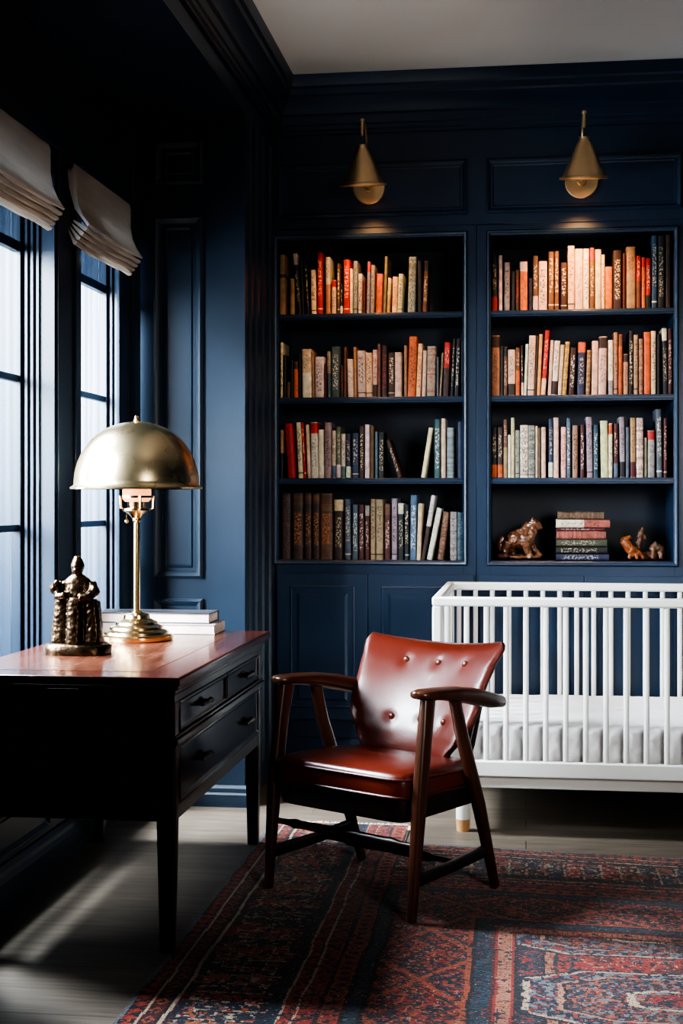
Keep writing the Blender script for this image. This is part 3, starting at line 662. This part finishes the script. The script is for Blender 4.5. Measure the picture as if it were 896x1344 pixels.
# local frame of the chair: x = sitter side, y = towards the back, z up
def limb(pts, ru, rv, p=3.2, n=16):
    """loft with x/y-ish section radii"""
    m = MB(); P = [Vector(q) for q in pts]; secs = []
    for i, q in enumerate(P):
        tt = (P[min(i+1,len(P)-1)]-P[max(i-1,0)]).normalized()
        u = (Vector((1,0,0))-tt*tt.x).normalized() if abs(tt.x) < .9 else (Vector((0,0,1))-tt*tt.z).normalized()
        v = tt.cross(u); secs.append((q, u*ru[i], v*rv[i]))
    return m.loft(secs, n, p)
def seat_z(y): return -.020*(y+.2)/.4
for s in (-1, 1):
    limb([(s*.283,-.238,0),(s*.286,-.205,.34),(s*.284,-.172,.55),(s*.280,-.150,.655)], [.013,.019,.018,.015], [.013,.024,.026,.030]).build('leg', M['walnut'], t)
    limb([(s*.272,.235,0),(s*.278,.130,.28),(s*.282,.03,.51),(s*.279,-.008,.63)], [.013,.018,.017,.015], [.014,.022,.022,.020]).build('leg', M['walnut'], t)
    a = MB()
    secs = []
    for y, w, hgt, zc in ((-.232,.010,.008,.688),(-.222,.030,.013,.688),(-.19,.040,.017,.686),(-.12,.040,.019,.681),(-.03,.037,.024,.670),(.08,.034,.028,.650),(.17,.031,.026,.630),(.235,.026,.020,.618),(.255,.012,.010,.615)):
        secs.append(((s*(.279-.02*max(0,y)),y+.022,zc-.024),(w,0,0),(0,0,hgt)))
    a.loft(secs, 24, 2.6); a.build('arm', M['walnut'], t, angle=60)
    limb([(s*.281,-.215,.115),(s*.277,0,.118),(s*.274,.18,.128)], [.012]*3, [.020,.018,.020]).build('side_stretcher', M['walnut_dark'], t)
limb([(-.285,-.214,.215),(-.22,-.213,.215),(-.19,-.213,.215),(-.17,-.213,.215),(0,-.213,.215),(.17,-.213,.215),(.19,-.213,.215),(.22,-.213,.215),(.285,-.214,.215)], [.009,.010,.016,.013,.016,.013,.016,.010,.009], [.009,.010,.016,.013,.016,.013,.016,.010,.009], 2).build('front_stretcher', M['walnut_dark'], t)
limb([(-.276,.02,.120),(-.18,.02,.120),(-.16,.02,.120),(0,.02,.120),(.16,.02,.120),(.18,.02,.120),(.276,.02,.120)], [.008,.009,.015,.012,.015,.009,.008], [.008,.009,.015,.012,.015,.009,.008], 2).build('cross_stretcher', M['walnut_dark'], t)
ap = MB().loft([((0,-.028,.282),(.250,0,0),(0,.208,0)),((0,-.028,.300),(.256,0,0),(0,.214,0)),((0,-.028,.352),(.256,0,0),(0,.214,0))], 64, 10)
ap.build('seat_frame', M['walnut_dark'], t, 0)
# seat cushion: rounded plan, wider at the front, crowned top
def seat_ring(k, z, n=64):
    out = []
    for a, b in superellipse(n, 9.0):
        y = b*.222*k-.030; tap = 1-.07*(b*.5+.5)
        out.append((a*.266*tap*k, y, z+seat_z(y)+(.010*(1-abs(b)) if k < .97 else 0)))
    return out
rings = [seat_ring(k, z) for k, z in ((.93,.340),(.985,.346),(1.,.360),(1.,.400),(.992,.412),(.970,.421),(.92,.428),(.8,.434),(.6,.438),(.35,.440),(.1,.441),(.01,.441))]
n = 64; vs = [v for r in rings for v in r]; fs = []
for k in range(len(rings)-1):
    for i in range(n): fs.append((k*n+i, k*n+(i+1)%n, (k+1)*n+(i+1)%n, (k+1)*n+i))
fs += [tuple(reversed(range(n))), tuple((len(rings)-1)*n+i for i in range(n))]
seat = MB().add(vs, fs).build('seat', M['leather'], t, 0, angle=70)
wl = MB()
for k, z in ((1.004,.409),(1.004,.356)):
    r = seat_ring(k, z); wl.tube(r+[r[0],r[1]], .0045, 8)
wl.build('piping', M['leather_edge'], seat)
# curved, button-tufted back
BTN = [(-.40,.85),(.08,.85),(.52,.85),(-.38,.40),(.08,.40),(.50,.40)]
def hw(v):
    ks = [(0,.140),(.14,.172),(.27,.208),(.41,.245),(.50,.254),(.66,.256),(.82,.264),(1,.288)]
    for (a,p),(b,q) in zip(ks, ks[1:]):
        if v <= b:
            s = (v-a)/(b-a); s = s*s*(3-2*s); return p+(q-p)*s
    return ks[-1][1]
def back_pt(u, v, side):
    h_ = hw(v)
    z = .360+.395*v + .024*u*u*v
    x = u*h_
    if v > .86:                                       # soft top corners
        q = (v-.86)/.14; x *= 1-.085*q**3
    d = .160+.085*v+.105*v*v-.008*math.sin(PI*v) - .058*u*u
    edge = max(0, 1-abs(u)**6)*max(0, 1-(2*v-1)**8)
    th = .010+.024*edge**.5
    dent = sum(math.exp(-(((u-a)*h_)**2+((v-b)*.395)**2)/.00035) for a,b in BTN)
    off = -th+.007*dent if side < 0 else .014
    return (x, d+off, z)
NU, NV = 44, 40; vs = []; fs = []
for side in (-1, 1):
    for j in range(NV+1):
        for i in range(NU+1): vs.append(back_pt(-1+2*i/NU, j/NV, side))
K = (NU+1)*(NV+1); ix = lambda i,j,s: s*K+j*(NU+1)+i
for j in range(NV):
    for i in range(NU):
        fs.append((ix(i,j,0),ix(i+1,j,0),ix(i+1,j+1,0),ix(i,j+1,0))); fs.append((ix(i,j,1),ix(i,j+1,1),ix(i+1,j+1,1),ix(i+1,j,1)))
rim = [(i,0) for i in range(NU)]+[(NU,j) for j in range(NV)]+[(i,NV) for i in range(NU,0,-1)]+[(0,j) for j in range(NV,0,-1)]
for k in range(len(rim)):
    (a,b),(c,d) = rim[k], rim[(k+1)%len(rim)]
    fs.append((ix(a,b,0),ix(a,b,1),ix(c,d,1),ix(c,d,0)))
bk = MB().add(vs, fs).build('backrest', M['leather'], t, .006, angle=60, segs=3)
pts = []
for a, b in rim:
    p, q = Vector(back_pt(-1+2*a/NU, b/NV, -1)), Vector(back_pt(-1+2*a/NU, b/NV, 1)); pts.append(p*.72+q*.28)
pts = pts[::2]
MB().tube(pts+[pts[0],pts[1]], .0048, 8).build('piping', M['leather_edge'], bk)
for a, b in BTN:
    p = back_pt(a, b, -1); MB().ball((p[0],p[1]-.001,p[2]), .0125, 14, (1,.6,1)).build('button', M['leather'], bk)
for s in (-1, 1):
    limb([(s*.200,.135,.34),(s*.205,.190,.46),(s*.215,.245,.62)], [.012,.014,.010], [.016,.018,.010]).build('back_post', M['walnut_dark'], t)

# ------------------------------------------------------------------ crib
t = thing('crib', 'white slatted baby crib with a mattress in front of the bookcase', 'crib', None, (.355, 5.63, 0))
def C_(m): m.v = [(a-.355, b-5.63, c) for a,b,c in m.v]; return m
cx0, cx1, cy0, cy1 = -.350, 1.06, 5.150, 6.11
zr0, zr1 = .858, .893
for y0 in (cy0, cy1-.036):
    C_(MB().box(cx0+.0, cx1, y0, y0+.036, zr0, zr1)).build('top_rail', M['white'], t, .008)
    C_(MB().box(cx0+.0, cx1, y0+.003, y0+.033, .222, .282)).build('bottom_rail', M['white'], t, .006)
    k = 0
    x = cx0+.056
    while x < cx1-.04:
        C_(MB().loft([((x,y0+.018,.281),(.0105,0,0),(0,.0105,0)),((x,y0+.018,zr0+.002),(.0105,0,0),(0,.0105,0))], 16, 2.6)).build('slat', M['white'], t)
        x += .0735
for x0 in (cx0, cx1-.036):
    C_(MB().box(x0, x0+.036, cy0+.037, cy1-.037, zr0, zr1)).build('end_rail', M['white'], t, .008)
    C_(MB().box(x0+.003, x0+.033, cy0+.037, cy1-.037, .222, .282)).build('end_rail', M['white'], t, .006)
    for y0 in (cy0+.0365, cy1-.0365-.075): C_(MB().box(x0+.005, x0+.031, y0, y0+.075, .283, zr0-.0005)).build('end_panel', M['white'], t, .004)
    for q in range(8):
        y = cy0+.16+q*.0915
        C_(MB().loft([((x0+.018,y,.281),(.0105,0,0),(0,.0105,0)),((x0+.018,y,zr0+.002),(.0105,0,0),(0,.0105,0))], 16, 2.6)).build('slat', M['white'], t)
for x0 in (cx0, cx1-.036):
    for y0 in (cy0, cy1-.036): C_(MB().box(x0+.001, x0+.035, y0+.001, y0+.035, .282, zr0)).build('corner_post', M['white'], t, .006)
C_(MB().box(cx0+.05, cx1-.05, cy0+.045, cy1-.045, .172, .2215)).build('base_beam', M['white'], t, .004)
C_(MB().box(cx0+.037, cx1-.037, cy0+.034, cy1-.034, .2225, .262)).build('platform', M['white'], t, .002)
for x in (-.237, 1.06-.113):
    for y in (5.228, 6.03):
        lg = C_(MB().lathe([(0,.045),(.0265,.045),(.0275,.172),(0,.172)], (x,y,0), 28)).build('leg', M['white'], t, .001)
        C_(MB().lathe([(0,0),(.0245,0),(.0265,.0448),(0,.0448)], (x,y,0), 28)).build('foot_tip', M['tip'], lg)
# mattress
nx, ny = 90, 60; mx0, mx1, my0, my1, mz0, mz1 = cx0+.042, cx1-.042, cy0+.040, cy1-.042, .2635, .405
vs = []; fs = []
def sq(s): return s
for k, (ins, z) in enumerate(((.010,mz0),(.0,mz0+.015),(.001,mz0+.045),(.004,mz0+.07),(.001,mz0+.10),(.004,mz1-.018),(.014,mz1-.004),(.026,mz1))):
    ring = []
    per = 2*((mx1-mx0)+(my1-my0)); N_ = 300
    for i in range(N_):
        d = per*i/N_; A, Bq = mx1-mx0, my1-my0
        if d < A: p = (mx0+d, my0, 0, -1)
        elif d < A+Bq: p = (mx1, my0+d-A, 1, 0)
        elif d < 2*A+Bq: p = (mx1-(d-A-Bq), my1, 0, 1)
        else: p = (mx0, my1-(d-2*A-Bq), -1, 0)
        wv = (.0045*math.sin(d*2*PI/.074+1.5*math.sin(k*1.1+d*9))+.003*math.sin(d*41+k*1.9)+.003*math.sin(d*127+k*2.6))*(1 if 0 < k < 6 else .3)
        ring.append((p[0]-p[2]*(ins+.008-wv), p[1]-p[3]*(ins+.008-wv), z))
    vs += ring
for k in range(7):
    for i in range(300): fs.append((k*300+i, k*300+(i+1)%300, (k+1)*300+(i+1)%300, (k+1)*300+i))
from mathutils import noise
mcx, mcy = (mx0+mx1)/2, (my0+my1)/2; last = vs[7*300:8*300]
for kk, sc_ in enumerate((.985,.95,.90,.83,.75,.66,.56,.45,.33,.2,.08,.005)):
    for (x, y, z) in last:
        X_, Y_ = mcx+(x-mcx)*sc_, mcy+(y-mcy)*sc_ if sc_ > .05 else mcy
        vs.append((X_, Y_, mz1+.004+.004*noise.noise((X_*6, Y_*9, 1))+.003*noise.noise((X_*17, Y_*22, 4))))
for k in range(7, 19):
    for i in range(300): fs.append((k*300+i, k*300+(i+1)%300, (k+1)*300+(i+1)%300, (k+1)*300+i))
fs += [tuple(reversed(range(300))), tuple(19*300+i for i in range(300))]
mt = MB().add(vs, fs).build('crib_mattress', M['mattress'], None, 0, angle=60)
tag(mt, 'pale grey quilted crib mattress lying inside the white crib', 'mattress')

# ------------------------------------------------------------------ rug
def rug():
    cell = .0037; x0, x1 = -.978, .98; y0, y1 = 2.88, 5.262
    nx, ny = int((x1-x0)/cell), int((y1-y0)/cell)
    xs = x0+(np.arange(nx+1))*cell; ysv = y0+(np.arange(ny+1))*cell
    X, Yg = np.meshgrid((xs[:-1]+xs[1:])/2, (ysv[:-1]+ysv[1:])/2)
    rg = np.random.RandomState(3)
    def vn(a, b, s, seed):
        r = np.random.RandomState(seed); g = r.rand(256, 256)
        a, b = a/s, b/s; ia, ib = np.floor(a).astype(int), np.floor(b).astype(int); fa, fb = a-ia, b-ib
        fa, fb = fa*fa*(3-2*fa), fb*fb*(3-2*fb); ia %= 256; ib %= 256; ia2, ib2 = (ia+1)%256, (ib+1)%256
        return (g[ib,ia]*(1-fa)+g[ib,ia2]*fa)*(1-fb)+(g[ib2,ia]*(1-fa)+g[ib2,ia2]*fa)*fb
    yfar = 4.975-.085*(X+.40)
    tabx = -.440
    d = X-x0; e = np.where(X < tabx, 9., yfar-Yg)
    inside = (Yg <= np.where(X < tabx, 5.255, yfar))
    wob = .006*(vn(X,Yg,.11,5)-.5)*2
    left = d < e*1.0
    b = np.where(left, d, e)+wob; along = np.where(left, Yg, X)
    C = {k: np.array(v) for k, v in dict(red=(.27,.020,.013), deep=(.075,.011,.010), navy=(.010,.014,.030), blue=(.020,.040,.062), cream=(.42,.31,.22), orange=(.31,.068,.026), pink=(.36,.165,.105), black=(.009,.009,.012), grey=(.13,.135,.15)).items()}
    col = np.zeros(X.shape+(3,)); col[:] = C['deep']
    def put(mask, c):
        col[mask] = C[c]
    n1, n2, n3 = vn(X,Yg,.011,11), vn(X,Yg,.019,12), vn(X,Yg,.0075,13); n4 = vn(X,Yg,.07,14)
    tri = lambda v, p: np.abs((v/p) % 1-.5)*2
    cellid = lambda v, p: np.floor(v/p).astype(int)
    band = lambda a, c: (b >= a) & (b < c)
    def motif(mask, p, bgd, f1, f2, lo, hi):
        q = (lo+hi)/2; r = np.abs(b-q)/((hi-lo)/2)+tri(along, p)*1.1
        put(mask, bgd); put(mask & (r < .95), f1); put(mask & (r < .42), f2); put(mask & (n3 > .72), f2)
    put(band(-1,.012), 'grey')
    motif(band(.012,.052), .045, 'navy', 'red', 'orange', .012, .052)
    put(band(.052,.060), 'cream'); motif(band(.060,.100), .06, 'deep', 'orange', 'navy', .06, .10); put(band(.100,.108), 'black'); put(band(.108,.118), 'cream')
    # ladder border
    m = band(.118,.345); ci = cellid(along, .062); ph = (along/.062) % 1
    pal = np.array([C['red'],C['navy'],C['blue'],C['deep'],C['orange'],C['navy'],C['red'],C['blue']]); 
    pick = np.random.RandomState(4).randint(0, 8, 4000)[(ci+1000) % 4000]
    col[m] = pal[pick][m]
    inb = m & (b > .140) & (b < .325)
    put(m & (ph < .12) & (b > .15), 'cream'); put(m & (ph > .88), 'black')
    put(inb & (n1 > .68), 'cream'); put(inb & (n2 > .70), 'orange'); put(inb & (n2 < .26), 'navy'); put(m & ~inb & (n1 > .5), 'black'); put(inb & (n3 < .2), 'grey')
    put(band(.345,.372), 'navy'); put(band(.372,.380), 'blue'); put(band(.380,.386), 'cream')
    motif(band(.386,.47), .085, 'red', 'deep', 'orange', .386, .47); put(band(.386,.47) & (n1 > .73), 'navy')
    put(band(.418,.424), 'cream'); put(band(.470,.482), 'black')
    m = band(.482,.532); put(m, 'orange'); put(m & (np.hypot((b-.507)/.014, (((along/.042) % 1)-.5)*.042/.012) < 1), 'black'); put(m & (n3 > .7), 'red')
    put(band(.532,.545), 'black'); put(band(.545,.575), 'blue'); put(band(.575,.587), 'black')
    # dark floral ground
    m = b >= .587; put(m, 'deep'); put(m & (n2 > .62), 'red'); put(m & (n2 < .34), 'navy'); put(m & (n1 > .70), 'orange'); put(m & (n1 < .22), 'blue'); put(m & (n3 > .80), 'pink')
    fl = np.abs(tri(along,.42)*.16-np.abs(b-.70)); put(band(.587,.82) & (fl < .010), 'orange'); put(band(.587,.82) & (fl > .022) & (fl < .030), 'navy')
    put(band(.82,.832), 'orange'); put(band(.832,.842), 'black'); m = band(.842,.885); put(m, 'blue'); put(m & (n1 > .6), 'navy'); put(band(.885,.895), 'deep')
    m = band(.895,.945); put(m, 'pink'); put(m & (tri(along,.014) < .3), 'orange'); put(m & ((b < .902) | (b > .938)), 'red')
    put(band(.945,.955), 'black'); m = band(.955,1.020); motif(m, .055, 'navy', 'blue', 'red', .955, 1.02); put(band(1.020,1.028), 'black')
    m = band(1.028,1.055); put(m, 'pink'); put(m & (n3 > .6), 'orange'); put(band(1.055,1.066), 'navy')
    # red field with nested hexagonal medallions
    f_ = b >= 1.066
    put(f_, 'red'); put(f_ & (n4 < .30), 'deep'); gx = np.hypot((((X/.085) % 1)-.5)*.085, (((Yg/.085) % 1)-.5)*.085)
    put(f_ & (gx < .020) & (n2 > .3), 'blue'); put(f_ & (gx < .010), 'black'); put(f_ & (n1 > .72), 'deep'); put(f_ & (n3 > .80), 'pink')
    for (mx, my, sx, sy) in ((.36,4.02,.40,.19),(.40,3.50,.40,.19),(.40,2.95,.40,.19),(1.25,4.02,.40,.19),(1.25,3.50,.40,.19)):
        u, v = np.abs(X-mx)/sx, np.abs(Yg-my)/sy
        h = np.maximum(v, u*.62+v*.62+.0); h = np.maximum(h, u)+ (vn(X,Yg,.025,21)-.5)*.03
        g = (b > .95)
        put(g & (h < 1.06), 'black'); put(g & (h < 1.02), 'cream'); put(g & (h < .975), 'navy'); m = g & (h < .975) & (h > .80); put(m & (n1 > .58), 'grey'); put(m & (n1 < .25), 'red')
        put(g & (h < .80), 'pink'); put(g & (h < .765), 'black'); m = g & (h < .74); put(m, 'deep'); put(m & (n2 > .56), 'navy'); put(m & (n1 > .60), 'grey'); put(m & (n3 > .66), 'orange'); put(m & (n1 < .25), 'blue')
        put(g & (h < .36) & (h > .31), 'cream'); put(g & (h < .22), 'red'); put(g & (h < .22) & (n1 > .55), 'navy')
    # overall knot-work: small blossoms, hooks and abrash that break up every band
    hk = (np.abs(((X*.7+Yg*.7)/.034) % 1-.5) < .16) & (np.abs(((X*.7-Yg*.7)/.034) % 1-.5) < .34)
    k1, k2 = vn(X,Yg,.0085,41), vn(X,Yg,.014,42); far = d > .118
    put(far & hk & (k2 > .68), 'black'); put(far & (k1 > .86), 'red'); put(far & (k1 < .12), 'black'); put(far & (k2 > .84), 'navy')
    put(far & (np.abs(k2-.5) < .008) & (k1 > .6), 'cream')
    col *= .72*(.72+.5*vn(X,Yg,.22,31))[...,None]*(.80+.4*rg.rand(*X.shape))[...,None]
    # mesh: knots as cells of one sheet, a 7 mm slab
    idx = -np.ones((ny+1, nx+1), int); jj, ii = np.nonzero(inside)
    for a, c in ((0,0),(0,1),(1,0),(1,1)): idx[jj+a, ii+c] = 0
    vj, vi = np.nonzero(idx == 0); idx[vj, vi] = np.arange(len(vj))
    zt = .0065+.0012*np.random.RandomState(9).rand(len(vj))
    top = np.stack([xs[vi], ysv[vj], zt], 1)
    q = np.stack([idx[jj,ii], idx[jj,ii+1], idx[jj+1,ii+1], idx[jj+1,ii]], 1)
    me = bpy.data.meshes.new('persian_rug')
    nv = len(top); me.vertices.add(nv); me.vertices.foreach_set('co', top.ravel())
    nf = len(q); me.loops.add(nf*4); me.loops.foreach_set('vertex_index', q.ravel().astype(np.int32)); me.polygons.add(nf)
    me.polygons.foreach_set('loop_start', np.arange(nf, dtype=np.int32)*4); me.update(calc_edges=True); me.validate()
    ca = me.color_attributes.new('Col', 'FLOAT_COLOR', 'CORNER')
    cc = np.ones((nf,4,4)); cc[:,:,:3] = col[jj,ii][:,None,:]; ca.data.foreach_set('color', cc.ravel())
    me.materials.append(M['rug'])
    o = bpy.data.objects.new('persian_rug', me); COL.objects.link(o)
    ed = MB().box(-.978,-.440,2.88,5.255,.0005,.006).prism([(-.4405,2.88),(.978,2.88),(.978,4.975-.085*1.378),(-.4405,4.975-.085*(-.0405))], lambda a,b_,t: (a,b_,t), .0005, .006)
    ed.build('rug_backing', M['fringe'], o, 0, False)
    fr = MB(); rr = random.Random(5)
    x = -.97
    while x < -.445:
        L_ = .022+.02*rr.random(); dx = (rr.random()-.5)*.02
        fr.tube([(x,5.250,.006),(x+dx*.4,5.250+L_*.5,.0065),(x+dx,5.250+L_,.003)], [.0028,.0024,.0012], 6); x += .0065
    for k in range(10):
        yy = 5.235-.006*k; fr.tube([(-.445,yy,.006),(-.42,yy+.004,.006),(-.395+.012*rr.random(),yy+.006*rr.random(),.003)], [.003,.0025,.0012], 6)
    fr.build('fringe', M['fringe'], o)
    tag(o, 'worn red and navy Persian rug with medallions under the armchair', 'rug')
rug()

# ------------------------------------------------------------------ light and camera
def area(name, loc, to, sx, sy, power, col, spread=180):
    l = bpy.data.lights.new(name, 'AREA'); l.shape = 'RECTANGLE'; l.size, l.size_y = sx, sy; l.energy = power; l.color = col; l.spread = math.radians(spread)
    o = bpy.data.objects.new(name, l); COL.objects.link(o); o.location = loc
    o.rotation_euler = (Vector(to)-Vector(loc)).to_track_quat('-Z', 'Y').to_euler(); return o
def spot(name, loc, to, power, col, ang, blend, r=.02):
    l = bpy.data.lights.new(name, 'SPOT'); l.energy = power; l.color = col; l.spot_size = math.radians(ang); l.spot_blend = blend; l.shadow_soft_size = r
    o = bpy.data.objects.new(name, l); COL.objects.link(o); o.location = loc
    o.rotation_euler = (Vector(to)-Vector(loc)).to_track_quat('-Z', 'Y').to_euler(); return o
COOL = (1.,.975,.94)
area('daylight', (-3.6, 2.4, 2.6), (.0, 5.0, .6), 1.8, 1.5, 1150, COOL)
area('daylight', (-3.0, 4.75, 2.95), (-.5, 5.15, 0), .8, .8, 1150, COOL)
area('window_light', (-2.3, 3.62, 1.75), (-.3, 4.95, .70), 1.1, 1.3, 115, COOL, 110)
area('window_light', (-2.35, 4.70, 1.35), (-1.15, 5.5, .85), .6, 1.3, 75, COOL, 130)
area('added_fill', (1.6, .5, 1.9), (-.55, 6.2, .75), 1.0, 1.2, 6.5, COOL, 40)  # added fill for the bookcase doors, no window stands there
WARM = (1., .50, .19)
spot('sconce_beam', (-.707, YB-.25, 2.60), (-.68, 6.24, 2.0), 23, WARM, 95, 1.)
spot('sconce_beam', (.246, YB-.25, 2.60), (.22, 6.24, 1.95), 50, WARM, 95, 1.)
spot('ceiling_fill', (.3, 1.0, 2.0), (-.30, 3.75, 3.17), 430, (1.,.95,.88), 27, .9, .12)  # added uplight that brightens the ceiling, belongs to no fixture

wd = bpy.data.worlds.new('overcast'); scene.world = wd; wd.use_nodes = True
nt = wd.node_tree; bg = nt.nodes['Background']
tc = nt.nodes.new('ShaderNodeTexCoord'); sp = nt.nodes.new('ShaderNodeSeparateXYZ'); rp = nt.nodes.new('ShaderNodeValToRGB')
nt.links.new(tc.outputs['Generated'], sp.inputs[0]); nt.links.new(sp.outputs['Z'], rp.inputs[0]); nt.links.new(rp.outputs[0], bg.inputs['Color'])
rp.color_ramp.elements[0].position = .0; rp.color_ramp.elements[0].color = (.62,.70,.80,1)
rp.color_ramp.elements[1].position = .55; rp.color_ramp.elements[1].color = (.72,.82,.95,1)
bg.inputs['Strength'].default_value = 1.25

cd = bpy.data.cameras.new('camera'); cam = bpy.data.objects.new('camera', cd); COL.objects.link(cam)
cam.location = (0, 0, 1.26); cam.rotation_euler = (PI/2, 0, math.atan(242/1800))
cd.sensor_width = 36; cd.sensor_fit = 'AUTO'; cd.lens = 1800/1344*36; cd.shift_y = -17/1344; cd.clip_start = .05
scene.camera = cam
scene.view_settings.view_transform = 'AgX'
scene.view_settings.look = 'AgX - High Contrast'
scene.view_settings.exposure = .22
